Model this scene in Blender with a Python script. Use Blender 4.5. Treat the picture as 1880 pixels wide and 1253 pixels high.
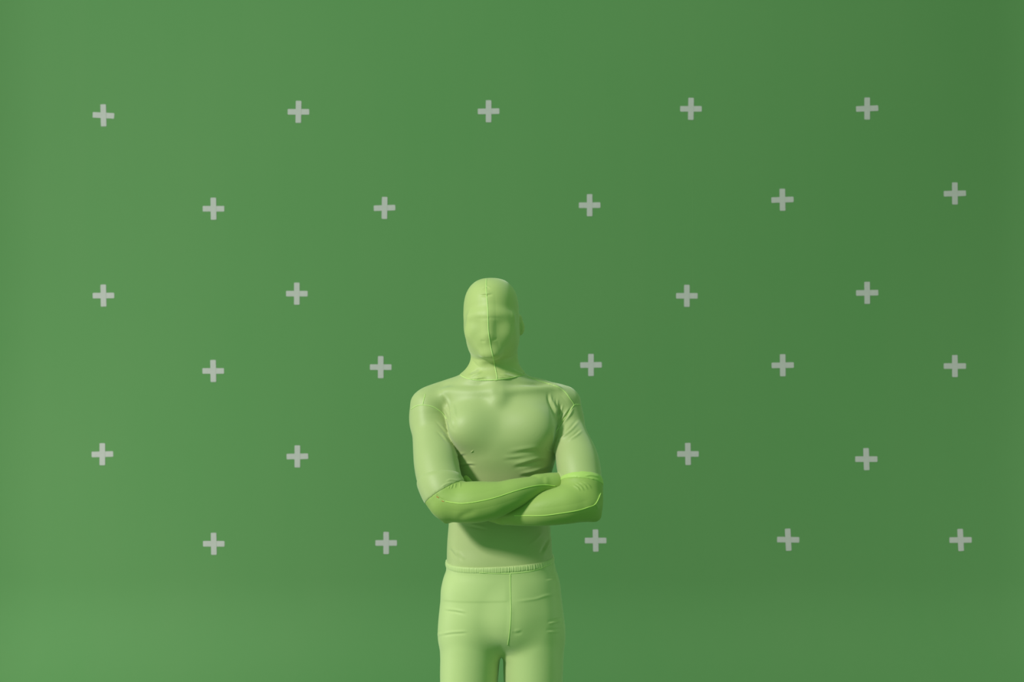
import bpy, bmesh, math, random
import numpy as np
from mathutils import Vector, Matrix
from mathutils.bvhtree import BVHTree

for o in list(bpy.data.objects):
    bpy.data.objects.remove(o)
C = bpy.context.scene.collection
random.seed(4)

# ---------------------------------------------------------------- camera, light, exposure
CAM_H = 1.70          # camera height
CAM_D = 3.90          # camera to the standing man
FPX = 50.0 / 36.0 * 1880.0
cam_data = bpy.data.cameras.new('camera')
cam_data.lens = 50.0
cam_data.sensor_width = 36.0
cam_data.clip_start = 0.05
cam_data.dof.use_dof = True
cam_data.dof.focus_distance = 3.78
cam_data.dof.aperture_fstop = 5.6
cam = bpy.data.objects.new('camera', cam_data)
cam.location = (0.0, -CAM_D, CAM_H)
cam.rotation_euler = (math.radians(90), 0, 0)
C.objects.link(cam)
bpy.context.scene.camera = cam

vs = bpy.context.scene.view_settings
vs.view_transform = 'Standard'
vs.look = 'None'
vs.gamma = 1.0
vs.use_curve_mapping = False
vs.exposure = 0.0

world = bpy.data.worlds.new('studio')
bpy.context.scene.world = world
world.use_nodes = True
world.node_tree.nodes['Background'].inputs[0].default_value = (0.40, 0.95, 0.46, 1)
world.node_tree.nodes['Background'].inputs[1].default_value = 0.50


def area_light(name, loc, target, size, power, color):
    d = bpy.data.lights.new(name, 'AREA')
    d.shape = 'RECTANGLE'
    d.size, d.size_y = size
    d.energy = power
    d.color = color
    o = bpy.data.objects.new(name, d)
    o.location = loc
    o.rotation_euler = (Vector(target) - Vector(loc)).to_track_quat('-Z', 'Y').to_euler()
    C.objects.link(o)
    return o


area_light('key_light', (-6.1, -5.0, 6.1), (0.0, 0.0, 1.1), (1.1, 1.1), 760, (1.0, 0.975, 0.94))
area_light('overhead_wall_fill', (1.3, 0.7, 4.6), (1.3, 2.3, 0.0), (3.2, 0.7), 9, (1.0, 0.98, 0.95))  # unseen fill, added to even out the right side of the wall
area_light('right_wall_fill', (2.85, 0.3, 0.7), (1.6, 2.6, 0.15), (0.5, 0.5), 17, (1.0, 0.98, 0.95))  # added lamp out of view, brightens the wall's lower right
area_light('left_wall_fill', (-2.75, 0.1, 0.7), (-1.5, 2.6, 0.1), (0.5, 0.5), 30, (1.0, 0.95, 0.9))  # no lamp seen here; added for the glow at the wall's lower left


# ---------------------------------------------------------------- helpers
def P(px, py, d):
    """a point measured on the photograph, at depth d behind the man's centre plane"""
    s = (CAM_D + d) / FPX
    return np.array([(px - 940.0) * s, d, CAM_H + (626.5 - py) * s])


def tag(o, label=None, cat=None, group=None, kind=None):
    if label: o['label'] = label
    if cat: o['category'] = cat
    if group: o['group'] = group
    if kind: o['kind'] = kind
    return o


def link_mesh(name, verts, faces, mat, parent=None, smooth=True):
    me = bpy.data.meshes.new(name)
    verts = np.asarray(verts, dtype=np.float32)
    me.from_pydata(verts.tolist(), [], [tuple(f) for f in faces])
    me.materials.append(mat)
    if smooth:
        me.polygons.foreach_set('use_smooth', np.ones(len(me.polygons), dtype=bool))
    me.update()
    o = bpy.data.objects.new(name, me)
    C.objects.link(o)
    if parent is not None:
        o.parent = parent
    return o


def new_mat(name):
    m = bpy.data.materials.new(name)
    m.use_nodes = True
    nt = m.node_tree
    b = nt.nodes['Principled BSDF']
    return m, nt, b


def fabric(name, col, rough=0.5, spec=0.35, sheen=0.5, sheen_tint=(1, 1, 0.95), var=0.04, weave=0.15, sss=0.0):
    m, nt, b = new_mat(name)
    tc = nt.nodes.new('ShaderNodeTexCoord')
    n = nt.nodes.new('ShaderNodeTexNoise')
    n.inputs['Scale'].default_value = 9.0
    n.inputs['Detail'].default_value = 3.0
    nt.links.new(tc.outputs['Object'], n.inputs['Vector'])
    r = nt.nodes.new('ShaderNodeMix')
    r.data_type = 'RGBA'
    r.inputs[6].default_value = tuple(c * (1 - var) for c in col) + (1,)
    r.inputs[7].default_value = tuple(min(1, c * (1 + var)) for c in col) + (1,)
    nt.links.new(n.outputs['Fac'], r.inputs[0])
    nt.links.new(r.outputs[2], b.inputs['Base Color'])
    b.inputs['Roughness'].default_value = rough
    b.inputs['Specular IOR Level'].default_value = spec
    b.inputs['Sheen Weight'].default_value = sheen
    b.inputs['Sheen Roughness'].default_value = 0.45
    b.inputs['Sheen Tint'].default_value = sheen_tint + (1,)
    # fine knit
    w = nt.nodes.new('ShaderNodeTexNoise')
    w.inputs['Scale'].default_value = 900.0
    nt.links.new(tc.outputs['Object'], w.inputs['Vector'])
    bp = nt.nodes.new('ShaderNodeBump')
    bp.inputs['Strength'].default_value = weave
    bp.inputs['Distance'].default_value = 0.0006
    nt.links.new(w.outputs['Fac'], bp.inputs['Height'])
    nt.links.new(bp.outputs['Normal'], b.inputs['Normal'])
    return m


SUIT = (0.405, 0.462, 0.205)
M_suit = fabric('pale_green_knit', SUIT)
M_hood = fabric('pale_green_hood_knit', (0.43, 0.50, 0.19), sheen=0.35)
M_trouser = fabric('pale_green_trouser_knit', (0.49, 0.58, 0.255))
M_glove = fabric('lime_green_knit', (0.315, 0.425, 0.118), sheen=0.15, spec=0.2)
M_cuff = fabric('bright_lime_knit', (0.42, 0.58, 0.155), sheen=0.2, spec=0.25)
M_seam = fabric('seam_thread', (0.55, 0.72, 0.26), sheen=0.2, weave=0.0)
M_seam_lime = fabric('lime_seam_thread', (0.52, 0.72, 0.17), sheen=0.1, weave=0.0)
M_stitch, _nt, _b = new_mat('orange_stitch')
_b.inputs['Base Color'].default_value = (0.50, 0.20, 0.05, 1)
_b.inputs['Roughness'].default_value = 0.8


def wall_material():
    m, nt, b = new_mat('green_screen_paint')
    geo = nt.nodes.new('ShaderNodeNewGeometry')
    big = nt.nodes.new('ShaderNodeTexNoise')
    big.inputs['Scale'].default_value = 0.9
    big.inputs['Detail'].default_value = 3.0
    nt.links.new(geo.outputs['Position'], big.inputs['Vector'])
    # vertical roller streaks
    mp = nt.nodes.new('ShaderNodeMapping')
    mp.inputs['Scale'].default_value = (9.0, 9.0, 0.35)
    nt.links.new(geo.outputs['Position'], mp.inputs['Vector'])
    st = nt.nodes.new('ShaderNodeTexNoise')
    st.inputs['Scale'].default_value = 1.0
    st.inputs['Detail'].default_value = 5.0
    nt.links.new(mp.outputs['Vector'], st.inputs['Vector'])
    ad = nt.nodes.new('ShaderNodeMath')
    ad.operation = 'MULTIPLY_ADD'
    ad.inputs[1].default_value = 0.30
    nt.links.new(st.outputs['Fac'], ad.inputs[0])
    nt.links.new(big.outputs['Fac'], ad.inputs[2])
    r = nt.nodes.new('ShaderNodeMix')
    r.data_type = 'RGBA'
    r.inputs[6].default_value = (0.077, 0.214, 0.069, 1)
    r.inputs[7].default_value = (0.096, 0.220, 0.080, 1)
    nt.links.new(ad.outputs[0], r.inputs[0])
    nt.links.new(r.outputs[2], b.inputs['Base Color'])
    b.inputs['Roughness'].default_value = 0.75
    b.inputs['Specular IOR Level'].default_value = 0.25
    bp = nt.nodes.new('ShaderNodeBump')
    bp.inputs['Strength'].default_value = 0.10
    bp.inputs['Distance'].default_value = 0.004
    nt.links.new(st.outputs['Fac'], bp.inputs['Height'])
    nt.links.new(bp.outputs['Normal'], b.inputs['Normal'])
    return m


M_wall = wall_material()

# ---------------------------------------------------------------- green cyclorama
WALL_Y = 2.60
XL, XR = -2.98, 3.05
RC = 0.85          # rounded vertical corners
RB = 0.62          # cove between wall and floor
WALL_H = 4.3
FRONT_Y = -1.2


def sweep_wall(name, path):
    """path: (x, y, nx, ny) with n pointing into the room; profile: cove then straight wall"""
    prof = []
    for i in range(17):
        a = math.pi / 2 * i / 16
        prof.append((RB - RB * math.sin(a), RB - RB * math.cos(a)))      # (offset into room, z)
    for z in np.linspace(RB, WALL_H, 12)[1:]:
        prof.append((0.0, float(z)))
    vs_, fs = [], []
    for (x, y, nx, ny) in path:
        for (o, z) in prof:
            vs_.append((x + nx * o, y + ny * o, z))
    m = len(prof)
    for i in range(len(path) - 1):
        for j in range(m - 1):
            fs.append((i * m + j, i * m + j + 1, (i + 1) * m + j + 1, (i + 1) * m + j))
    ob = link_mesh(name, vs_, fs, M_wall)
    return tag(ob, kind='structure')


def arc(cx, cy, a0, a1, n=24):
    out = []
    for i in range(n + 1):
        a = a0 + (a1 - a0) * i / n
        out.append((cx + RC * math.cos(a), cy + RC * math.sin(a), -math.cos(a), -math.sin(a)))
    return out


LEFT_FRONT_Y = 1.55
left_path = [(XL, y, 1, 0) for y in np.linspace(LEFT_FRONT_Y, WALL_Y - RC, 3)]
back_path = arc(XL + RC, WALL_Y - RC, math.pi, math.pi / 2)
back_path += [(x, WALL_Y, 0, -1) for x in np.linspace(XL + RC, XR - RC, 20)[1:-1]]
back_path += arc(XR - RC, WALL_Y - RC, math.pi / 2, 0)
right_path = [(XR, y, -1, 0) for y in np.linspace(WALL_Y - RC, FRONT_Y, 8)]
wl = sweep_wall('wall_left', left_path)
wb = sweep_wall('wall_back', back_path)
wr = sweep_wall('wall_right', right_path)
tag(wl, 'green painted side wall of the studio cyclorama, left')
tag(wb, 'green painted cyclorama wall with rounded cove at its foot')
tag(wr, 'green painted side wall of the studio cyclorama, right')
fv, ff = [], []
floor_pts = [(XL + RB, LEFT_FRONT_Y)] + [(x + nx * RB, y + ny * RB) for (x, y, nx, ny) in back_path] + [(XR - RB, FRONT_Y)]
# slab reaching forward to the camera, top at z = 0
outer = [(XL + RB, -4.6)] + floor_pts + [(XR - RB, -4.6)]
n = len(outer)
fv = [(x, y, 0.0) for x, y in outer] + [(x, y, -0.08) for x, y in outer]
ff = [tuple(range(n))[::-1], tuple(range(n, 2 * n))] + [(i, (i + 1) % n, n + (i + 1) % n, n + i) for i in range(n)]
fl = link_mesh('floor', fv, ff, M_wall, smooth=False)
tag(fl, 'green painted studio floor running into the curved wall', kind='structure')

# faint plaster joint running down the wall
_a, _b = P(1272, 300, WALL_Y), P(1277, 1000, WALL_Y)
_j = [(_a[0], _a[2]), ((_a[0] + _b[0]) / 2 - 0.002, (_a[2] + _b[2]) / 2), (_b[0], _b[2])]
_v, _f = [], []
for i, (x, z) in enumerate(_j):
    _v += [(x - 0.0035, WALL_Y + 0.0002, z), (x, WALL_Y - 0.0005, z), (x + 0.0035, WALL_Y + 0.0002, z)]
for i in range(2):
    _f += [(3 * i, 3 * i + 1, 3 * i + 4, 3 * i + 3), (3 * i + 1, 3 * i + 2, 3 * i + 5, 3 * i + 4)]
tag(link_mesh('trim_1', _v, _f, M_wall), 'faint painted-over vertical joint in the green wall', kind='structure')

# ---------------------------------------------------------------- tape crosses on the wall
M_tape, nt_, b_ = new_mat('off_white_gaffer_tape')
b_.inputs['Base Color'].default_value = (0.60, 0.60, 0.56, 1)
b_.inputs['Roughness'].default_value = 0.7
_tc = nt_.nodes.new('ShaderNodeTexCoord')
_n = nt_.nodes.new('ShaderNodeTexNoise'); _n.inputs['Scale'].default_value = 60
nt_.links.new(_tc.outputs['Object'], _n.inputs['Vector'])
_r = nt_.nodes.new('ShaderNodeMix'); _r.data_type = 'RGBA'
_r.inputs[6].default_value = (0.375, 0.36, 0.375, 1); _r.inputs[7].default_value = (0.42, 0.40, 0.42, 1)
nt_.links.new(_n.outputs['Fac'], _r.inputs[0]); nt_.links.new(_r.outputs[2], b_.inputs['Base Color'])


def cross_mesh(name, lw, lh, tilt_h, tilt_v, t=0.026):
    """two torn strips of tape, the upright one laid over the level one, moulded into one cross"""
    bm = bmesh.new()

    def strip(w, h, ang, y0, thick):
        rad = 0.0035
        pts = []
        for (sx, sz, a0) in ((1, 1, 0), (-1, 1, 90), (-1, -1, 180), (1, -1, 270)):
            for k in range(4):
                a = math.radians(a0 + 30 * k)
                pts.append((sx * (w / 2 - rad) + rad * math.cos(a), sz * (h / 2 - rad) + rad * math.sin(a)))
        ca, sa = math.cos(ang), math.sin(ang)
        pts = [(x * ca - z * sa, x * sa + z * ca) for x, z in pts]
        back = [bm.verts.new((x, 0.0, z)) for x, z in pts]
        front = [bm.verts.new((x, -thick, z)) for x, z in pts]
        bm.faces.new(front)
        bm.faces.new(back[::-1])
        nn = len(pts)
        for i in range(nn):
            bm.faces.new((back[i], back[(i + 1) % nn], front[(i + 1) % nn], front[i]))

    strip(lw, t, tilt_h, 0.0, 0.0009)
    strip(t, lh, tilt_v, 0.0, 0.0015)
    bmesh.ops.recalc_face_normals(bm, faces=bm.faces)
    me = bpy.data.meshes.new(name)
    bm.to_mesh(me)
    bm.free()
    me.materials.append(M_tape)
    return me


ordin = {5: ['leftmost', 'second from left', 'middle', 'second from right', 'rightmost'],
         4: ['leftmost', 'second from left', 'second from right', 'rightmost']}
rows = [
    ('top row on the green wall', [(190, 212, -3, 1.5), (548, 205.5, 0, -1), (897, 204.5, 1, 0), (1268.5, 200, 0, -1), (1592, 199.5, 2.5, 0)]),
    ('second row from the top', [(392, 383.5, 0, 1), (706, 382, 2, -1), (1082.5, 377, 0.5, 0), (1436.5, 367, 2, 1), (1753, 355.5, 1.5, 0.5)]),
    ('third row from the top, head level', [(190, 543, 0.5, 1), (545, 539.5, 0, 0), (1261, 543.5, 0, 0), (1592, 538, 1, 0.5)]),
    ('fourth row from the top, neck level', [(391.5, 681.5, 0, 1), (699, 674.5, 0, 0), (1085, 670.5, 1, 0), (1437, 671, 1, 0.5), (1753, 672.5, 0, 0.5)]),
    ('fifth row from the top, chest level', [(188, 834.5, 1.5, 0), (546, 838.5, 1, 0), (1263, 834, 0, 1), (1590.5, 843.5, 0, 2)]),
    ('bottom row on the green wall', [(392.5, 999, 0, 1), (709, 997.5, 0, 0), (1093.5, 993, 0, 1), (1447, 991.5, -1, 3), (1763.5, 992, 0.5, 3)]),
]
for rname, items in rows:
    for i, (px, py, th, tv) in enumerate(items):
        p = P(px, py, WALL_Y)
        big = 1.03 if px > 1400 else 1.0
        me = cross_mesh('tape_cross', 0.0985 * big, 0.101, math.radians(th), math.radians(tv), t=0.0255)
        o = bpy.data.objects.new('tape_cross', me)
        o.location = (p[0], WALL_Y + 0.00002, p[2])
        C.objects.link(o)
        tag(o, 'off-white tape cross, %s in the %s' % (ordin[len(items)][i], rname),
            'tape cross', 'tracking crosses taped on the green wall')

# ================================================================ the man
H_VOX = 0.003
X0, X1 = -0.335, 0.325
Y0, Y1 = -0.30, 0.20
Z0, Z1 = -0.012, 1.90
nx = int((X1 - X0) / H_VOX) + 1
ny = int((Y1 - Y0) / H_VOX) + 1
nz = int((Z1 - Z0) / H_VOX) + 1
gx = (X0 + H_VOX * np.arange(nx)).astype(np.float32)
gy = (Y0 + H_VOX * np.arange(ny)).astype(np.float32)
gz = (Z0 + H_VOX * np.arange(nz)).astype(np.float32)
BIG = 0.06


def smin(a, b, k):
    if k <= 0:
        return np.minimum(a, b)
    h = np.maximum(k - np.abs(a - b), 0) / k
    return np.minimum(a, b) - h * h * (k * 0.25)


class Field:
    def __init__(self):
        self.f = np.full((nx, ny, nz), BIG, dtype=np.float32)

    def sl(self, lo, hi, m=0.055):
        out = []
        for g, a, b in zip((gx, gy, gz), lo, hi):
            i0 = max(0, int(np.searchsorted(g, a - m)))
            i1 = min(len(g), int(np.searchsorted(g, b + m)))
            out.append(slice(i0, i1))
        return tuple(out)

    def put(self, s, d, k, sub=False):
        d = np.clip(d, -1, BIG)
        if sub:
            self.f[s] = -smin(-self.f[s], d, k)
        else:
            self.f[s] = smin(self.f[s], d, k)

    def chain(self, pts, k=0.01, k_in=0.0, flat=None, dense=6, sub=False):
        """pts: (px, py, depth, radius in px) -> smooth tapered limb; flat=(axis, ratio) thins it along an axis"""
        p = np.array([list(P(a, b, c)) + [r * (CAM_D + c) / FPX] for a, b, c, r in pts])
        self.wchain(p, k, flat, dense, sub)

    def wchain(self, p, k=0.01, flat=None, dense=6, sub=False):
        p = np.asarray(p, dtype=float)
        if dense > 1 and len(p) > 2:
            t = np.arange(len(p))
            tt = np.linspace(0, len(p) - 1, (len(p) - 1) * dense + 1)
            p = np.stack([cubic(t, p[:, i], tt) for i in range(4)], 1)
        rm = p[:, 3].max()
        s = self.sl(p[:, :3].min(0) - rm, p[:, :3].max(0) + rm)
        x = gx[s[0]][:, None, None]; y = gy[s[1]][None, :, None]; z = gz[s[2]][None, None, :]
        best = None
        for i in range(len(p) - 1):
            a, b = p[i], p[i + 1]
            ab = b[:3] - a[:3]
            L2 = float(ab @ ab) + 1e-12
            t = np.clip(((x - a[0]) * ab[0] + (y - a[1]) * ab[1] + (z - a[2]) * ab[2]) / L2, 0, 1)
            dx = x - (a[0] + t * ab[0]); dy = y - (a[1] + t * ab[1]); dz = z - (a[2] + t * ab[2])
            d2 = dx * dx + dy * dy + dz * dz
            if flat is not None:
                ax, ratio = flat
                ax = np.asarray(ax, float); ax = ax / np.linalg.norm(ax)
                c = dx * ax[0] + dy * ax[1] + dz * ax[2]
                d2 = d2 + c * c * (1 / (ratio * ratio) - 1)
            d = np.sqrt(d2) - (a[3] + t * (b[3] - a[3]))
            best = d if best is None else np.minimum(best, d)
        self.put(s, best.astype(np.float32), k, sub)

    def ell(self, px, py, dep, r, k=0.02, rotz=0.0, sub=False, roty=0.0):
        c = P(px, py, dep)
        rm = max(r)
        s = self.sl(c - rm, c + rm)
        x = gx[s[0]][:, None, None] - c[0]; y = gy[s[1]][None, :, None] - c[1]; z = gz[s[2]][None, None, :] - c[2]
        if rotz:
            ca, sa = math.cos(rotz), math.sin(rotz)
            x, y = x * ca + y * sa, -x * sa + y * ca
        if roty:
            ca, sa = math.cos(roty), math.sin(roty)
            x, z = x * ca + z * sa, -x * sa + z * ca
        k0 = np.sqrt((x / r[0]) ** 2 + (y / r[1]) ** 2 + (z / r[2]) ** 2)
        k1 = np.sqrt((x / r[0] ** 2) ** 2 + (y / r[1] ** 2) ** 2 + (z / r[2] ** 2) ** 2) + 1e-9
        self.put(s, (k0 * (k0 - 1) / k1).astype(np.float32), k, sub)

    def loft(self, rowsp, n=2.3, k=0.02, cap=0.02):
        """rows: (py, left px, right px, front depth, back depth) slices of the trunk"""
        r = sorted([(CAM_H + (626.5 - py) * CAM_D / FPX, (l - 940) * CAM_D / FPX, (q - 940) * CAM_D / FPX, f, b)
                    for py, l, q, f, b in rowsp])
        r = np.array(r)
        s = self.sl((r[:, 1].min(), r[:, 3].min(), r[0, 0]), (r[:, 2].max(), r[:, 4].max(), r[-1, 0]))
        z = gz[s[2]]
        zc = np.clip(z, r[0, 0], r[-1, 0])
        l, q, f, b = [cubic(r[:, 0], r[:, i], zc) for i in (1, 2, 3, 4)]
        cx = ((l + q) / 2)[None, None, :]; rx = ((q - l) / 2)[None, None, :]
        cy = ((f + b) / 2)
        # widest slice sits a little behind the middle
        cy = cy[None, None, :]; rf = (cy[0, 0] - f)[None, None, :]; rb = (b - cy[0, 0])[None, None, :]
        x = gx[s[0]][:, None, None] - cx
        y = gy[s[1]][None, :, None] - cy
        ry = np.where(y < 0, rf, rb)
        u = np.abs(x / rx) + 1e-6; v = np.abs(y / ry) + 1e-6
        k0 = (u ** n + v ** n) ** (1 / n)
        g = k0 ** (1 - n) * np.sqrt((u ** (n - 1) / rx) ** 2 + (v ** (n - 1) / ry) ** 2) + 1e-6
        d = (k0 - 1) / g
        zz = z[None, None, :]
        e = np.maximum(zz - r[-1, 0], r[0, 0] - zz)
        d = -smin(-d, -e * np.ones_like(d), cap)
        self.put(s, d.astype(np.float32), k)


def cubic(t, v, tt):
    """non-uniform Catmull-Rom through (t, v)"""
    t = np.asarray(t, float); v = np.asarray(v, float); tt = np.asarray(tt, float)
    m = np.gradient(v, t) if len(t) > 2 else np.full(len(t), (v[-1] - v[0]) / (t[-1] - t[0]))
    i = np.clip(np.searchsorted(t, tt) - 1, 0, len(t) - 2)
    h = t[i + 1] - t[i]
    u = (tt - t[i]) / h
    return ((2 * u ** 3 - 3 * u ** 2 + 1) * v[i] + (u ** 3 - 2 * u ** 2 + u) * h * m[i]
            + (-2 * u ** 3 + 3 * u ** 2) * v[i + 1] + (u ** 3 - u ** 2) * h * m[i + 1])


# ---- trunk, neck, head, legs
T = Field()
T.loft([(706, 835, 995, -0.045, 0.085), (722, 815, 1022, -0.075, 0.105), (745, 812, 1032, -0.100, 0.120),
        (770, 816, 1030, -0.117, 0.125), (800, 822, 1026, -0.124, 0.125), (835, 826, 1022, -0.114, 0.115),
        (865, 827, 1014, -0.099, 0.105), (885, 827, 1009, -0.092, 0.100), (920, 826, 1008, -0.087, 0.092),
        (960, 824, 1009.5, -0.087, 0.090), (1000, 821, 1013, -0.093, 0.092), (1031, 820.5, 1015.5, -0.101, 0.100),
        (1047, 821, 1019, -0.101, 0.106), (1062, 816, 1024, -0.103, 0.113), (1086, 811, 1028, -0.104, 0.123),
        (1110, 811.5, 1029, -0.103, 0.130), (1140, 810, 1031, -0.098, 0.130), (1162, 810, 1032, -0.086, 0.125),
        (1180, 812, 1030, -0.066, 0.110), (1197, 820, 1024, -0.040, 0.09)], n=2.35, k=0.0, cap=0.03)
# neck and hood skirt
T.loft([(618, 866, 947, -0.045, 0.075), (645, 864, 949, -0.052, 0.078), (658, 865, 950, -0.052, 0.080),
        (670, 861, 953, -0.052, 0.083), (681, 853, 960, -0.057, 0.088), (690, 844, 967, -0.066, 0.092),
        (698, 832, 980, -0.067, 0.095), (712, 820, 992, -0.068, 0.098)], n=2.2, k=0.02, cap=0.02)
T.chain([(911, 698, -.042, 12), (912, 712, -.058, 14), (914, 735, -.080, 12)], k=0.03)
T.chain([(868, 716, .03, 21), (835, 719, .03, 23), (815, 724, .03, 24), (796, 738, .02, 27), (789, 750, .01, 31)], k=0.03)
T.chain([(940, 712, .03, 21), (985, 722, .03, 24), (1010, 730, .02, 26), (1030, 739, .01, 30)], k=0.03)
# chest
T.ell(866, 786, -0.082, (0.060, 0.048, 0.055), k=0.035, rotz=0.25)
T.ell(972, 786, -0.082, (0.064, 0.048, 0.057), k=0.035, rotz=-0.25)
T.chain([(905, 720, -.078, 5), (862, 722, -.062, 6), (820, 720, -.03, 7)], k=0.025)
T.chain([(925, 720, -.078, 5), (975, 716, -.062, 6), (1020, 716, -.03, 7)], k=0.025)
# shoulder blades and buttocks
T.ell(870, 790, 0.085, (0.06, 0.045, 0.08), k=0.03)
T.ell(970, 790, 0.085, (0.06, 0.045, 0.08), k=0.03)
T.ell(868, 1150, 0.075, (0.075, 0.080, 0.085), k=0.03)
T.ell(974, 1150, 0.075, (0.075, 0.080, 0.085), k=0.03)
# head
def cranium(F):
    c = P(901.7, 575, 0.0)
    rx, rf, rb, rz = 49.8 * CAM_D / FPX, 0.100, 0.105, 63.3 * CAM_D / FPX
    s = F.sl((c[0] - rx, -0.11, c[2] - rz), (c[0] + rx, 0.11, c[2] + rz))
    x = gx[s[0]][:, None, None] - c[0]; y = gy[s[1]][None, :, None] - c[1]; z = gz[s[2]][None, None, :] - c[2]
    ry = np.where(y < 0, rf, rb)
    q = np.sqrt((x / rx) ** 2 + (y / ry) ** 2) + 1e-6
    w = np.abs(z / rz) + 1e-6
    nn = 2.5
    k0 = (q ** nn + w ** nn) ** (1 / nn)
    dq = np.sqrt((x / rx ** 2) ** 2 + (y / ry ** 2) ** 2) / q
    g = k0 ** (1 - nn) * np.sqrt((q ** (nn - 1) * dq) ** 2 + (w ** (nn - 1) / rz) ** 2) + 1e-6
    F.put(s, ((k0 - 1) / g).astype(np.float32), 0.0)


HD = Field()
cranium(HD)
HD.loft([(556, 864, 938, -0.075, 0.065), (570, 856, 948, -0.090, 0.07), (590, 855, 951, -0.094, 0.07), (606, 855, 951.5, -0.093, 0.06),
        (620, 857, 951, -0.091, 0.05), (634, 860, 948, -0.088, 0.03), (646, 867, 940, -0.084, 0.02),
        (654, 876, 930, -0.078, 0.0), (660, 885, 921, -0.066, 0.0)], n=2.1, k=0.006, cap=0.012)
T.f = smin(T.f, HD.f, 0.028)
del HD
T.chain([(866, 582, -.076, 6), (884, 579, -.090, 7), (915, 579, -.090, 7), (936, 583, -.072, 6)], k=0.022)
T.chain([(897, 585, -.093, 6), (896.5, 602, -.096, 8), (897, 614, -.099, 8)], k=0.035)
T.ell(873, 610, -0.066, (0.024, 0.024, 0.026), k=0.03)
T.ell(924, 610, -0.066, (0.024, 0.024, 0.026), k=0.03)
T.ell(899, 634, -0.078, (0.028, 0.017, 0.020), k=0.03)
T.ell(901, 650, -0.085, (0.022, 0.015, 0.012), k=0.02)
# ears under the hood
T.ell(955, 602, 0.010, (0.0100, 0.016, 0.020), k=0.005, rotz=0.35)
T.ell(954, 586, 0.006, (0.0060, 0.012, 0.010), k=0.006)
T.ell(857, 603, 0.016, (0.006, 0.016, 0.021), k=0.008)
# legs
L = Field()
def leg(side):
    if side < 0:
        L.chain([(868, 1130, .01, 52), (865, 1165, .01, 54.5), (863.5, 1200, .008, 53), (861, 1253, .005, 51),
                 (861, 1320, .0, 47), (862, 1400, .0, 40), (862, 1440, .0, 36), (861, 1500, .02, 36), (861, 1560, .03, 34),
                 (860, 1650, .045, 25), (860, 1740, .05, 20)], k=0.002, flat=((0, 1, 0), 1.18))
        x = P(860, 1760, .05)[0]
    else:
        L.chain([(972, 1130, .01, 52), (976.5, 1165, .01, 54.5), (979, 1200, .008, 53.5), (979, 1253, .005, 52),
                 (981, 1320, .0, 47), (983, 1400, .0, 40), (984, 1440, .0, 36), (985, 1500, .02, 36), (987, 1560, .03, 34),
                 (990, 1650, .045, 25), (992, 1740, .05, 20)], k=0.002, flat=((0, 1, 0), 1.18))
        x = P(992, 1760, .05)[0]
    s_ = side
    L.wchain([(x, .085, .032, .030), (x, .04, .045, .034), (x + s_ * .012, -.04, .040, .034),
              (x + s_ * .022, -.11, .026, .028), (x + s_ * .026, -.155, .020, .020)], k=0.02)
    for j, (dx, dy) in enumerate(((-.024, -.182), (-.008, -.190), (.006, -.183), (.019, -.173), (.031, -.160))):
        dx = dx * (1 if s_ > 0 else -1)
        L.wchain([(x + s_ * .022 + dx * .8, -.13, .018, .011), (x + s_ * .024 + dx, dy, .013, .011 if j == 0 else .0085)], k=0.006, dense=1)


leg(-1)
leg(1)
T.f = smin(T.f, L.f, 0.030)
del L
T.ell(938, 1135, -0.070, (0.036, 0.031, 0.055), k=0.055)

# ---- arms
def hand(F, pts_palm, fingers, thumb, flat):
    F.chain(pts_palm, k=0.012, flat=flat)
    for f in fingers:
        F.chain(f, k=0.004)
    F.chain(thumb, k=0.008)


A = Field()
A.chain([(789, 753, .005, 35.5), (791, 775, .0, 37.5), (793, 800, -.03, 36), (797, 830, -.068, 38.5), (801, 851, -.095, 41),
         (805, 873, -.12, 41), (813, 898, -.148, 39.5), (822, 918, -.165, 36)], k=0.0)
A.ell(784, 768, 0.0, (0.042, 0.058, 0.055), k=0.02)
FA = Field()
FA.chain([(829, 925, -.168, 31.5), (850, 923.5, -.176, 35.5), (872, 922.5, -.182, 36.5), (900, 920, -.186, 33.5), (920, 915, -.186, 29),
          (945, 906, -.180, 25), (972, 897.5, -.165, 20), (990, 893.5, -.150, 17)], k=0.0)
FA.chain([(834, 926, -.168, 25), (820, 955, -.164, 5.5)], k=0.012, dense=1)
hand(FA,
     [(988, 893, -.148, 20), (1010, 893, -.132, 23), (1030, 892, -.108, 23)],
     [[(1026, 878, -.104, 6.5), (1046, 874, -.075, 6.2), (1062, 873, -.045, 5.6), (1076, 873, -.020, 5)],
      [(1028, 887, -.102, 6.8), (1050, 885, -.070, 6.4), (1068, 885, -.038, 5.8), (1084, 884, -.010, 5)],
      [(1028, 896, -.102, 6.6), (1050, 896, -.070, 6.2), (1066, 896, -.040, 5.6), (1081, 895, -.012, 5)],
      [(1026, 905, -.104, 6.0), (1044, 906, -.076, 5.6), (1058, 906, -.052, 5.0), (1069, 906, -.032, 4.5)]],
     [(996, 884, -.146, 8), (1010, 880, -.128, 7), (1023, 882, -.108, 6), (1032, 884, -.094, 5)],
     ((0.35, 0.9, 0.1), 0.55))
B = Field()
B.chain([(1033, 757, .01, 34), (1040, 775, .0, 33), (1044.5, 792, -.02, 31.5), (1050, 813, -.05, 34.5), (1057.5, 835, -.075, 38),
         (1062, 856, -.10, 40), (1066.5, 881, -.125, 38.5), (1070, 905, -.148, 35.5), (1073, 925, -.158, 30)], k=0.0)
B.ell(1038, 758, 0.01, (0.040, 0.055, 0.050), k=0.02)
FB = Field()
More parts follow.
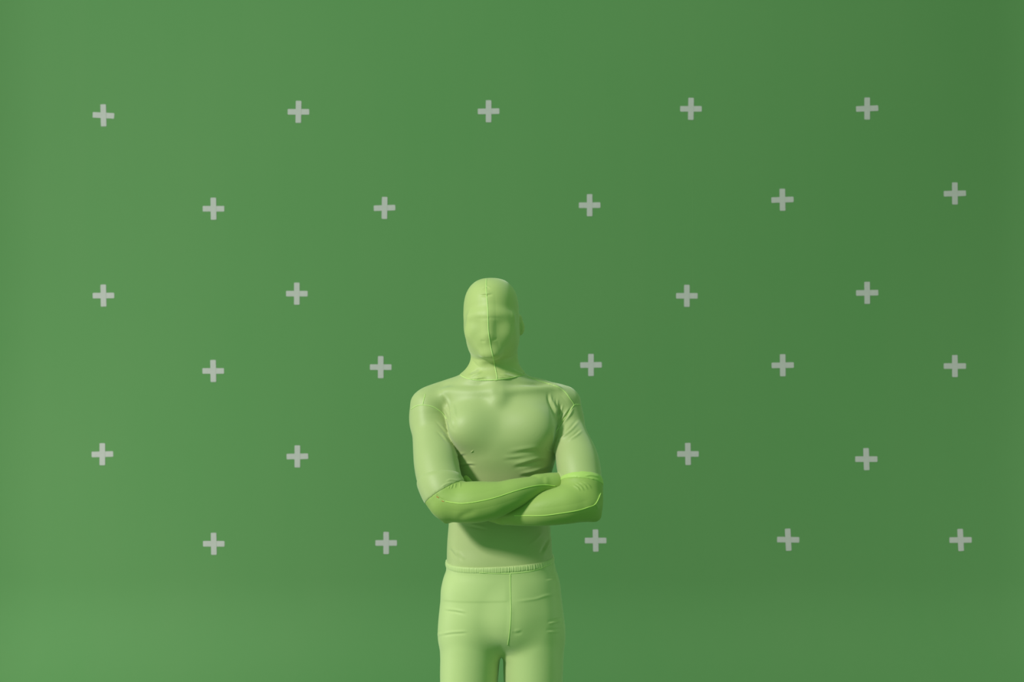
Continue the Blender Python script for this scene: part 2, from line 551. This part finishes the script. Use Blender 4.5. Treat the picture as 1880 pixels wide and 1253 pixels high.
FB.chain([(1072, 924, -.160, 30.5), (1050, 924.5, -.168, 35), (1030, 929, -.172, 33), (1000, 935, -.170, 29.5), (975, 941, -.162, 24),
          (945, 945.5, -.148, 18.5), (925, 945, -.136, 16)], k=0.0)
FB.chain([(1076, 926, -.160, 28), (1091.5, 946, -.155, 11.5)], k=0.016, dense=1)
hand(FB,
     [(926, 945, -.138, 18), (905, 936, -.128, 22), (888, 925, -.118, 22)],
     [[(880, 910, -.112, 6.5), (868, 896, -.106, 6.2), (860, 886, -.100, 5.8), (855, 879, -.094, 5)],
      [(876, 918, -.112, 6.6), (862, 904, -.106, 6.3), (852, 893, -.100, 5.8), (845, 885, -.093, 5)],
      [(873, 925, -.112, 6.4), (858, 912, -.106, 6.0), (848, 902, -.100, 5.6), (840, 893, -.092, 5)],
      [(872, 933, -.112, 5.8), (859, 923, -.106, 5.4), (850, 915, -.100, 5.0), (843, 908, -.094, 4.5)]],
     [(918, 930, -.136, 8), (909, 917, -.122, 7), (900, 907, -.112, 6), (893, 900, -.106, 5)],
     ((-0.2, 0.95, 0.2), 0.55))

ZZ = gz[None, None, :]
armA = smin(A.f, FA.f, 0.012)
armB = smin(B.f, FB.f, 0.012)
z_hi, z_lo = CAM_H + (626.5 - 722) * CAM_D / FPX, CAM_H + (626.5 - 760) * CAM_D / FPX
tz = np.clip((ZZ - z_lo) / (z_hi - z_lo), 0, 1)
kk = (0.004 + 0.034 * tz * tz * (3 - 2 * tz)).astype(np.float32)


def smin_k(a, b, k):
    h = np.maximum(k - np.abs(a - b), 0) / k
    return np.minimum(a, b) - h * h * (k * 0.25)


body_f = smin_k(T.f, smin_k(armA, armB, np.float32(0.003)), kk)

import openvdb


def extract(f, smooth=3):
    g = openvdb.FloatGrid(BIG)
    g.copyFromArray(np.ascontiguousarray(f))
    pts, quads = g.convertToQuads(0.0)
    pts = pts.astype(np.float64) * H_VOX + np.array([X0, Y0, Z0])
    quads = np.asarray(quads, dtype=np.int64)
    # keep only the biggest shell
    for _ in range(smooth):
        acc = np.zeros_like(pts); cnt = np.zeros(len(pts))
        for a in range(4):
            b = quads[:, (a + 1) % 4]; aa = quads[:, a]
            np.add.at(acc, aa, pts[b]); np.add.at(cnt, aa, 1)
            np.add.at(acc, b, pts[aa]); np.add.at(cnt, b, 1)
        avg = acc / np.maximum(cnt, 1)[:, None]
        pts = pts + 0.5 * (avg - pts)
    # orient outward: mesh volume must be positive
    a, b, c = pts[quads[:, 0]], pts[quads[:, 1]], pts[quads[:, 2]]
    vol = np.einsum('ij,ij->i', a, np.cross(b, c)).sum()
    if vol < 0:
        quads = quads[:, ::-1]
    return subdivide(pts, quads)


def subdivide(pts, quads):
    """one Catmull-Clark step"""
    nv, nq = len(pts), len(quads)
    fp = pts[quads].mean(1)
    e = np.stack([quads, np.roll(quads, -1, axis=1)], -1).reshape(-1, 2)
    key = np.sort(e, 1)
    key = key[:, 0] * nv + key[:, 1]
    uq, inv = np.unique(key, return_inverse=True)
    ea, eb = uq // nv, uq % nv
    fidx = np.repeat(np.arange(nq), 4)
    ne = len(uq)
    cnt = np.bincount(inv, minlength=ne)
    fs = np.stack([np.bincount(inv, weights=fp[fidx, k], minlength=ne) for k in range(3)], 1)
    mid = (pts[ea] + pts[eb]) / 2
    ep = np.where((cnt == 2)[:, None], (pts[ea] + pts[eb] + fs) / 4, mid)
    val = np.bincount(ea, minlength=nv) + np.bincount(eb, minlength=nv)
    R = np.stack([np.bincount(ea, weights=mid[:, k], minlength=nv) + np.bincount(eb, weights=mid[:, k], minlength=nv) for k in range(3)], 1)
    fc = np.bincount(quads.ravel(), minlength=nv)
    F = np.stack([np.bincount(quads.ravel(), weights=fp[fidx, k], minlength=nv) for k in range(3)], 1)
    n_ = np.maximum(val, 1)[:, None]
    vp = (F / np.maximum(fc, 1)[:, None] + 2 * R / n_ + (n_ - 3) * pts) / n_
    ei = inv.reshape(nq, 4) + nv + nq
    fi = np.arange(nq) + nv
    out = np.concatenate([np.stack([quads[:, a], ei[:, a], fi, ei[:, (a + 3) % 4]], 1) for a in range(4)])
    return np.concatenate([vp, fp, ep]), out


def smax(a, b, k=0.0028):
    return -smin(-a, -b, k)


def vnormals(pts, quads):
    d1 = pts[quads[:, 2]] - pts[quads[:, 0]]; d2 = pts[quads[:, 3]] - pts[quads[:, 1]]
    fn = np.cross(d1, d2)
    nn = np.zeros_like(pts)
    for a in range(4):
        np.add.at(nn, quads[:, a], fn)
    return nn / (np.linalg.norm(nn, axis=1)[:, None] + 1e-12)


def to_px(pts):
    s = FPX / (CAM_D + pts[:, 1])
    return 940 + pts[:, 0] * s, 626.5 - (pts[:, 2] - CAM_H) * s


def seg_dist(px, py, poly):
    """distance in photo px to a polyline and position along it 0..1"""
    poly = np.array(poly, float)
    L = np.r_[0, np.cumsum(np.hypot(*(poly[1:] - poly[:-1]).T))]
    best = np.full(px.shape, 1e9); u = np.zeros(px.shape); sg = np.zeros(px.shape)
    for i in range(len(poly) - 1):
        a, b = poly[i], poly[i + 1]
        ab = b - a; l2 = ab @ ab
        t = np.clip(((px - a[0]) * ab[0] + (py - a[1]) * ab[1]) / l2, 0, 1)
        dx, dy = px - a[0] - t * ab[0], py - a[1] - t * ab[1]
        d = np.hypot(dx, dy)
        m = d < best
        best[m] = d[m]; u[m] = (L[i] + t[m] * (L[i + 1] - L[i])) / L[-1]
        sg[m] = np.sign(ab[0] * dy[m] - ab[1] * dx[m])
    return best, u, sg


def spl(poly, n=8):
    poly = np.array(poly, float)
    if len(poly) < 3:
        return poly
    t = np.arange(len(poly)); tt = np.linspace(0, len(poly) - 1, (len(poly) - 1) * n + 1)
    return np.stack([cubic(t, poly[:, 0], tt), cubic(t, poly[:, 1], tt)], 1)


def fold(pts, nrm, poly, amp_mm, w_px, taper=0.35, kind='ridge', dmin=None, dmax=None):
    px, py = to_px(pts)
    sp = spl(poly)
    lo = sp.min(0) - 4 * w_px; hi = sp.max(0) + 4 * w_px
    m = (px > lo[0]) & (px < hi[0]) & (py > lo[1]) & (py < hi[1]) & (nrm[:, 1] < 0.15)
    if dmin is not None: m &= pts[:, 1] > dmin
    if dmax is not None: m &= pts[:, 1] < dmax
    idx = np.nonzero(m)[0]
    if len(idx) == 0:
        return
    d, u, sg = seg_dist(px[idx], py[idx], sp)
    e = np.clip(np.minimum(u, 1 - u) / max(taper, 1e-3), 0, 1)
    e = e * e * (3 - 2 * e)
    if kind == 'ridge':
        h = np.exp(-(d / w_px) ** 2)
    elif kind == 'keel':
        h = np.maximum(0, 1 - d / w_px)
    elif kind == 'pair':          # ridge with a valley below (a shaded fold)
        s_ = d * sg
        h = np.exp(-((s_ + w_px * .6) / w_px) ** 2) - np.exp(-((s_ - w_px * .9) / w_px) ** 2)
    elif kind == 'step':
        s_ = d * sg
        h = (1 / (1 + np.exp(s_ / 0.8))) * np.exp(-(np.maximum(-s_, 0) / w_px) ** 2)
    pts[idx] += nrm[idx] * (h * e * amp_mm * 0.001)[:, None]


def mesh_obj(name, pts, quads, mat, parent):
    me = bpy.data.meshes.new(name)
    me.vertices.add(len(pts)); me.vertices.foreach_set('co', pts.astype(np.float32).ravel())
    me.loops.add(len(quads) * 4); me.loops.foreach_set('vertex_index', quads.astype(np.int32).ravel())
    me.polygons.add(len(quads)); me.polygons.foreach_set('loop_start', np.arange(0, len(quads) * 4, 4, dtype=np.int32))
    me.polygons.foreach_set('use_smooth', np.ones(len(quads), dtype=bool))
    me.update(calc_edges=True)
    me.validate()
    me.materials.append(mat)
    o = bpy.data.objects.new(name, me)
    C.objects.link(o)
    o.parent = parent
    return o


def plane(point, normal):
    n_ = np.asarray(normal, float); n_ = n_ / np.linalg.norm(n_)
    X = gx[:, None, None] - point[0]; Y = gy[None, :, None] - point[1]; Z = gz[None, None, :] - point[2]
    return (X * n_[0] + Y * n_[1] + Z * n_[2]).astype(np.float32)


man = bpy.data.objects.new('person', None)
C.objects.link(man)
man.location = (0, 0, 0)
tag(man, 'person in pale green full-body stretch suit and hood, arms crossed', 'person')

# ---------------- body
bp_, bq_ = extract(body_f)
bn_ = vnormals(bp_, bq_)
BODY_FOLDS = [
    ([(970, 691), (990, 700), (1010, 706), (1026, 712), (1038, 721), (1049, 736), (1054, 744)], 2.8, 11, 'keel', .25),
    ([(866.5, 829), (867.5, 830)], 1.1, 3.0, 'ridge', 0.001),
    ([(1002.5, 822), (1003.5, 823)], 0.8, 3.0, 'ridge', 0.001),
    # armpit folds, viewer's left arm
    ([(808, 723), (818, 733), (825, 748), (828, 770), (829, 795)], 2.2, 3.0, 'pair', .3),
    ([(829, 735), (834, 752), (837, 775)], 1.5, 3.0, 'ridge', .4),
    ([(799, 750), (812, 759), (822, 775), (827, 792)], 1.2, 2.0, 'ridge', .4),
    ([(797, 770), (810, 783), (821, 797), (827, 808)], 0.9, 2.2, 'pair', .45),
    ([(800, 790), (812, 800), (824, 815)], 0.9, 2.2, 'pair', .45),
    ([(812, 745), (820, 757), (826, 772)], 0.8, 1.8, 'ridge', .4),
    # armpit folds, viewer's right arm
    ([(1008, 719), (1010, 735), (1017, 755), (1020, 775)], 2.4, 3.2, 'pair', .35),
    ([(1017, 728), (1018, 745), (1021, 760)], 1.3, 2.4, 'ridge', .4),
    ([(1024, 729), (1023, 745), (1020, 765)], 1.5, 2.4, 'ridge', .4),
    ([(1033, 740), (1028, 757), (1021, 775)], 1.5, 2.4, 'pair', .4),
    ([(1053, 745), (1042, 765), (1030, 782), (1020, 797)], 2.4, 2.8, 'pair', .3),
    ([(1048, 746), (1037, 762), (1026, 778)], 1.2, 2.2, 'ridge', .4),
    ([(1064, 770), (1050, 786), (1035, 800), (1020, 812)], 2.0, 2.8, 'pair', .35),
    ([(1070, 788), (1056, 800), (1038, 811)], 1.7, 2.6, 'pair', .4),
    ([(1058, 783), (1040, 797), (1022, 805)], 0.9, 2.0, 'ridge', .4),
    # chest folds under the right arm
    ([(926, 834), (950, 829), (980, 825), (1006, 826)], 1.2, 5.0, 'pair', .45),
    ([(936, 858), (962, 851), (990, 844), (1010, 846)], 2.0, 4.5, 'pair', .4),
    ([(950, 873), (978, 868), (1000, 860), (1013, 853)], 2.4, 4.0, 'pair', .35),
    ([(1000, 825), (1008, 827), (1016, 830)], 1.6, 2.2, 'ridge', .4),
    ([(918, 843), (945, 841), (970, 838)], 0.7, 4.0, 'pair', .45),
    ([(1014, 790), (1015, 806), (1012, 822)], 1.2, 2.4, 'ridge', .4),
    # left flank behind the arm
    ([(834, 841), (846, 836), (858, 834)], 0.9, 3.0, 'pair', .45),
    ([(840, 856), (858, 853), (876, 854)], 1.2, 2.6, 'pair', .4),
    # belly
    ([(825, 1003), (834, 1015), (842, 1028)], 1.0, 3.6, 'pair', .4),
    ([(838, 1012), (846, 1022), (853, 1031)], 0.7, 3.4, 'pair', .4),
    ([(850, 962), (870, 966), (900, 972)], 0.8, 3.0, 'pair', .4),
    ([(1012, 985), (1003, 1003), (992, 1022)], 1.6, 3.0, 'pair', .4),
    ([(1014, 1000), (1004, 1012), (996, 1024)], 1.0, 2.5, 'ridge', .4),
    ([(1000, 970), (985, 990), (962, 1008)], 1.0, 4.0, 'ridge', .45),
]
for poly, amp, w, kd, tp in BODY_FOLDS:
    fold(bp_, bn_, poly, amp * 1.6, w * 0.9, tp, kd)
body = mesh_obj('body', bp_, bq_, M_suit, man)
tag(body, 'pale green stretch bodysuit over torso and upper arms')

# ---------------- hood
hood_cut = plane(P(905, 692.5, 0.02), (-0.035, -0.10, 1)) - 1.1 * (gx[:, None, None] - P(903, 690, 0.0)[0]).astype(np.float32) ** 2
hf = smax(T.f - 0.0016, -hood_cut)
hp, hq = extract(hf, 2)
hn = vnormals(hp, hq)
HOOD_FOLDS = [
    ([(893, 520), (896, 560), (897, 600), (898, 618), (903, 645), (908, 668), (912, 690)], 2.4, 14, 'keel', .25),
    ([(878, 541), (893, 540.5), (906, 539)], 1.8, 2.2, 'pair', .4),
    ([(884, 531), (893, 527), (902, 529)], 1.0, 1.8, 'pair', .4),
    ([(886, 537), (894, 535), (900, 537)], 1.2, 1.6, 'ridge', .4),
    ([(884, 656), (893, 659.5), (905, 659.5), (918, 653)], -1.6, 2.6, 'ridge', .35),
    ([(881, 625), (887, 627), (893, 627)], -1.0, 2.2, 'ridge', .4),
    ([(902, 626), (908, 624), (914, 621)], -1.0, 2.2, 'ridge', .4),
    ([(866, 584), (885, 585), (905, 584), (930, 586)], -0.7, 3.0, 'ridge', .35),
    ([(866, 660), (874, 670), (884, 677)], -1.8, 2.2, 'ridge', .4),
    ([(858, 690), (870, 686), (886, 680)], -3.0, 2.6, 'pair', .4),
    ([(868, 696), (880, 694), (895, 692)], 2.0, 2.0, 'ridge', .4),
    ([(936, 676), (948, 684), (964, 690)], 3.2, 2.6, 'ridge', .35),
    ([(915, 686), (932, 690), (952, 693)], 2.8, 2.4, 'ridge', .35),
    ([(913, 691), (925, 694), (940, 694)], 2.2, 1.8, 'ridge', .35),
    ([(925, 682), (940, 688), (955, 692)], -2.2, 2.0, 'ridge', .35),
]
for poly, amp, w, kd, tp in HOOD_FOLDS:
    fold(hp, hn, poly, amp, w, tp, kd)
hood = mesh_obj('hood', hp, hq, M_hood, man)
tag(hood, 'yellowish green stretch hood covering the whole face')

# ---------------- trousers
waist_pt = P(918, 1025.5, 0.0)
waist_n = (-0.050, -0.085, 1)
waist = plane(waist_pt, waist_n)
ankle = plane((0, 0, 0.07), (0, 0, 1))
tf = smax(smax(T.f - 0.0030, waist), -ankle)
tp_, tq_ = extract(tf, 2)
tn_ = vnormals(tp_, tq_)
TROUSER_FOLDS = [
    ([(809, 1103), (850, 1106), (900, 1106), (937, 1105)], 1.1, 30, 'step', .08),
    ([(1031, 1087), (1015, 1092), (1000, 1095), (980, 1101), (940, 1106)], 1.1, 2.6, 'ridge', .3),
    ([(811, 1120), (835, 1122), (860, 1127)], 1.0, 2.4, 'pair', .35),
    ([(806, 1167), (830, 1163), (862, 1161)], 0.9, 2.4, 'pair', .3),
    ([(1033, 1138), (1020, 1141), (1004, 1145)], 1.6, 2.4, 'pair', .35),
    ([(1034, 1158), (1018, 1159), (1000, 1160)], 1.0, 2.4, 'pair', .35),
    ([(1026, 1060), (1012, 1064), (1000, 1066)], 0.9, 2.6, 'pair', .4),
    ([(941, 1158), (948, 1161), (960, 1158)], 0.9, 3.2, 'pair', .4),
    ([(937, 1100), (938, 1130), (936, 1160), (934, 1185)], 1.2, 5, 'ridge', .3),
    ([(806, 1161), (808, 1169)], 1.2, 4.0, 'ridge', .4),
]
for poly, amp, w, kd, tp in TROUSER_FOLDS:
    fold(tp_, tn_, poly, amp, w, tp, kd)
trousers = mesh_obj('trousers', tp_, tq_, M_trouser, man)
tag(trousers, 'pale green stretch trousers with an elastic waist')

band_top = plane(waist_pt + np.array([0, 0, 0.0012]), waist_n)
band_bot = plane(waist_pt - np.array([0, 0, 0.0158]), waist_n)
wf = smax(smax(T.f - 0.0046, band_top), -band_bot)
wf = np.maximum(wf, -(T.f + 0.012))
wp, wq = extract(wf, 2)
wn = vnormals(wp, wq)
# gathers of the elastic
ang = np.arctan2(wp[:, 0] - P(918, 1030, 0)[0], -wp[:, 1])
amp = 0.0007 * (0.25 + 0.75 * np.clip(np.sin(ang * 1.6 + 0.9), 0, 1) * (0.6 + 0.4 * np.sin(ang * 9)))
wp += wn * (amp * (np.sin(ang * 118) + 0.5 * np.sin(ang * 77 + 2)) * (np.abs(wn[:, 2]) < 0.6))[:, None]
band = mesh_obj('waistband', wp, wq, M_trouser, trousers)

# ---------------- gloves
def glove(arm_f, cut, folds, label):
    f = smax(arm_f - 0.0024, -cut)
    p, q = extract(f, 5)
    nrm = vnormals(p, q)
    for poly, amp, w, kd, tp in folds:
        fold(p, nrm, poly, amp, w, tp, kd)
    o = mesh_obj('long_glove', p, q, M_glove, man)
    tag(o, label)
    return o, (p, q)


def cuff(arm_f, top, low, folds, mat, label):
    """sleeve end stretched over the top of the glove"""
    off = 0.0003 + 0.0034 * np.clip(top / 0.012, 0, 1)
    f = smax(smax(arm_f - off, -top), low)
    f = np.maximum(f, -(arm_f + 0.006))
    p, q = extract(f, 3)
    nrm = vnormals(p, q)
    for poly, amp, w, kd, tp in folds:
        fold(p, nrm, poly, amp, w, tp, kd)
    o = mesh_obj('sleeve_cuff', p, q, mat, man)
    tag(o, label)
    return o, (p, q)


topA = plane(P(812, 879, -0.127), (0.10, -0.48, -0.87))
topB = plane(P(1067, 878, -0.122), (0.02, -0.42, -0.90))
cutA = plane(P(817, 900, -0.185), (0.50, -0.22, -0.83))
cutB = plane(P(1068, 883, -0.165), (-0.10, -0.36, -0.90))
cA, cAm = cuff(armA, topA, cutA - 0.0005, [
    ([(817, 886), (825, 882), (834, 882), (846, 886)], 1.6, 1.8, 'ridge', .35),
    ([(808, 896), (820, 889), (833, 886)], 1.2, 1.6, 'ridge', .35),
], M_suit, 'pale green sleeve end over the left elbow in the picture')
cB, cBm = cuff(armB, topB, cutB - 0.0005, [
    ([(1072, 875), (1088, 874), (1103, 879)], 1.2, 1.8, 'pair', .3),
], M_cuff, 'bright yellow green sleeve end')
gA, gAm = glove(armA, cutA + 0.004, [
    ([(815, 917), (832, 923.5), (850, 925), (880, 921), (910, 914), (940, 904), (965, 896.5), (985, 892), (1003, 891)], 2.4, 14, 'keel', .12),
    ([(826, 892), (823, 898)], 1.4, 1.3, 'ridge', .3),
    ([(831, 888), (830, 893), (827, 899)], 1.8, 1.3, 'ridge', .35),
    ([(836, 887), (836, 892), (834, 898)], 1.8, 1.3, 'ridge', .35),
    ([(844, 885), (845, 891), (844, 897)], 1.6, 1.3, 'ridge', .35),
    ([(800, 904), (806, 914), (818, 921)], -1.6, 1.5, 'ridge', .3),
    ([(835, 955), (855, 945), (880, 938)], -2.0, 6.0, 'ridge', .4),
    ([(1000, 874), (1001, 884), (998, 890)], 0.8, 4.5, 'pair', .3),
], 'lime green long glove on the forearm that crosses on top')
gB, gBm = glove(armB, cutB + 0.004, [
    ([(944, 947), (970, 947.5), (1000, 947), (1030, 943), (1060, 938), (1080, 932), (1094, 926)], 2.2, 13, 'keel', .12),
    ([(1050, 890), (1060, 896), (1066, 903)], 2.2, 1.6, 'ridge', .4),
    ([(1055, 887), (1066, 894), (1073, 903)], 2.4, 1.6, 'ridge', .4),
    ([(1062, 885), (1073, 892), (1080, 901)], 2.2, 1.6, 'ridge', .4),
    ([(1068, 884), (1079, 890), (1087, 899)], 1.8, 1.6, 'ridge', .4),
    ([(1103, 906), (1098, 920), (1092, 928)], 1.8, 1.6, 'ridge', .2),
    ([(1090, 926), (1096, 930), (1096, 937)], 1.4, 1.3, 'ridge', .3),
], 'lime green long glove on the forearm that crosses beneath')

# ---------------- seams: raised threads lying on the cloth
def bvh_of(*meshes):
    vv, qq, off = [], [], 0
    for p, q in meshes:
        vv.append(p); qq.append(q + off); off += len(p)
    v = np.concatenate(vv); q = np.concatenate(qq)
    return BVHTree.FromPolygons([Vector(x) for x in v], q.tolist())


CAMV = Vector((0, -CAM_D, CAM_H))


def seam(bvh, poly, mat, parent, r=0.0011, name='seam', lift=0.0004, jitter=0.0):
    sp = spl(poly, 12)
    pts, nrm = [], []
    last = None
    for (a, b) in sp:
        tgt = Vector(P(a, b, 0.0))
        hit = bvh.ray_cast(CAMV, (tgt - CAMV).normalized())
        if hit[0] is None:
            continue
        p = hit[0]
        if last is not None and (p - last).length > 0.03:
            break
        last = p
        nn_ = hit[1]
        if nn_.dot(CAMV - p) < 0: nn_ = -nn_
        pts.append(p + nn_ * (lift + random.uniform(-1, 1) * jitter)); nrm.append(nn_)
    if len(pts) < 3:
        return None
    # even out
    for _ in range(3):
        pts = [pts[0]] + [(pts[i - 1] + pts[i] * 2 + pts[i + 1]) / 4 for i in range(1, len(pts) - 1)] + [pts[-1]]
    vs_, fs = [], []
    K = 8
    for i, p in enumerate(pts):
        t = (pts[min(i + 1, len(pts) - 1)] - pts[max(i - 1, 0)]).normalized()
        s_ = t.cross(nrm[i]).normalized(); n2 = s_.cross(t)
        for k in range(K):
            a = 2 * math.pi * k / K
            vs_.append(tuple(p + s_ * math.cos(a) * r + n2 * math.sin(a) * r * 0.75))
    for i in range(len(pts) - 1):
        for k in range(K):
            fs.append((i * K + k, i * K + (k + 1) % K, (i + 1) * K + (k + 1) % K, (i + 1) * K + k))
    fs.append(tuple(range(K))[::-1]); fs.append(tuple((len(pts) - 1) * K + k for k in range(K)))
    return link_mesh(name, vs_, fs, mat, parent)


bv_body = bvh_of((bp_, bq_))
bv_neck = bvh_of((bp_, bq_), (hp, hq))
bv_band = bvh_of((wp, wq), (tp_, tq_))
bv_hood = bvh_of((hp, hq))
bv_tr = bvh_of((tp_, tq_))
bv_gA = bvh_of(gAm)
bv_gB = bvh_of(gBm)
seam(bv_hood, [(893, 512.5), (892.5, 525), (893, 540), (895, 560), (896, 585), (896.5, 604), (898, 618), (901, 637), (905, 655), (909, 675), (912, 690), (912.5, 697)], M_seam, hood, 0.0012)
seam(bv_body, [(781, 724), (778, 734), (776, 744)], M_seam, body, 0.0010)
seam(bv_body, [(755, 752), (764, 746), (776, 744), (794, 747), (806, 754), (813, 760), (820, 770)], M_seam, body, 0.0010)
seam(bv_body, [(968, 692), (990, 700), (1010, 706), (1026, 712), (1038, 721), (1049, 736), (1054, 744)], M_seam, body, 0.0011)
seam(bv_body, [(1066, 744), (1060, 743), (1054, 744), (1046, 756), (1034, 772), (1022, 792)], M_seam, body, 0.0011)
seam(bv_tr, [(937, 1054), (937, 1075), (937.5, 1100), (938, 1120), (937, 1145), (934.5, 1170), (932, 1185)], M_seam, trousers, 0.0011)
seam(bv_neck, [(845, 688.5), (852, 693), (864, 697), (884, 698.5), (912, 697.5), (935, 694.5), (952, 691), (964, 687.5)], M_seam, hood, 0.0012)
seam(bv_band, [(880, 1052), (905, 1053.5), (937, 1053.5), (965, 1051), (990, 1045), (1012, 1035)], M_seam, band, 0.0009)
seam(bv_gA, [(818, 921), (832, 923.5), (850, 925), (880, 921), (910, 914), (940, 904), (965, 896.5), (985, 892), (1003, 891), (1020, 893)], M_seam_lime, gA, 0.0011)
seam(bv_gB, [(944, 947), (970, 947.5), (1000, 947), (1030, 943), (1060, 938), (1080, 932), (1092, 927), (1098, 918), (1103, 906)], M_seam_lime, gB, 0.0011)
# orange repair stitches by the elbow
seam(bv_gA, [(801.5, 912), (803.5, 913.5), (805.5, 915)], M_stitch, gA, 0.0011, 'stitch')
seam(bv_gA, [(811, 920), (813, 921), (815, 921.5)], M_stitch, gA, 0.0009, 'stitch')
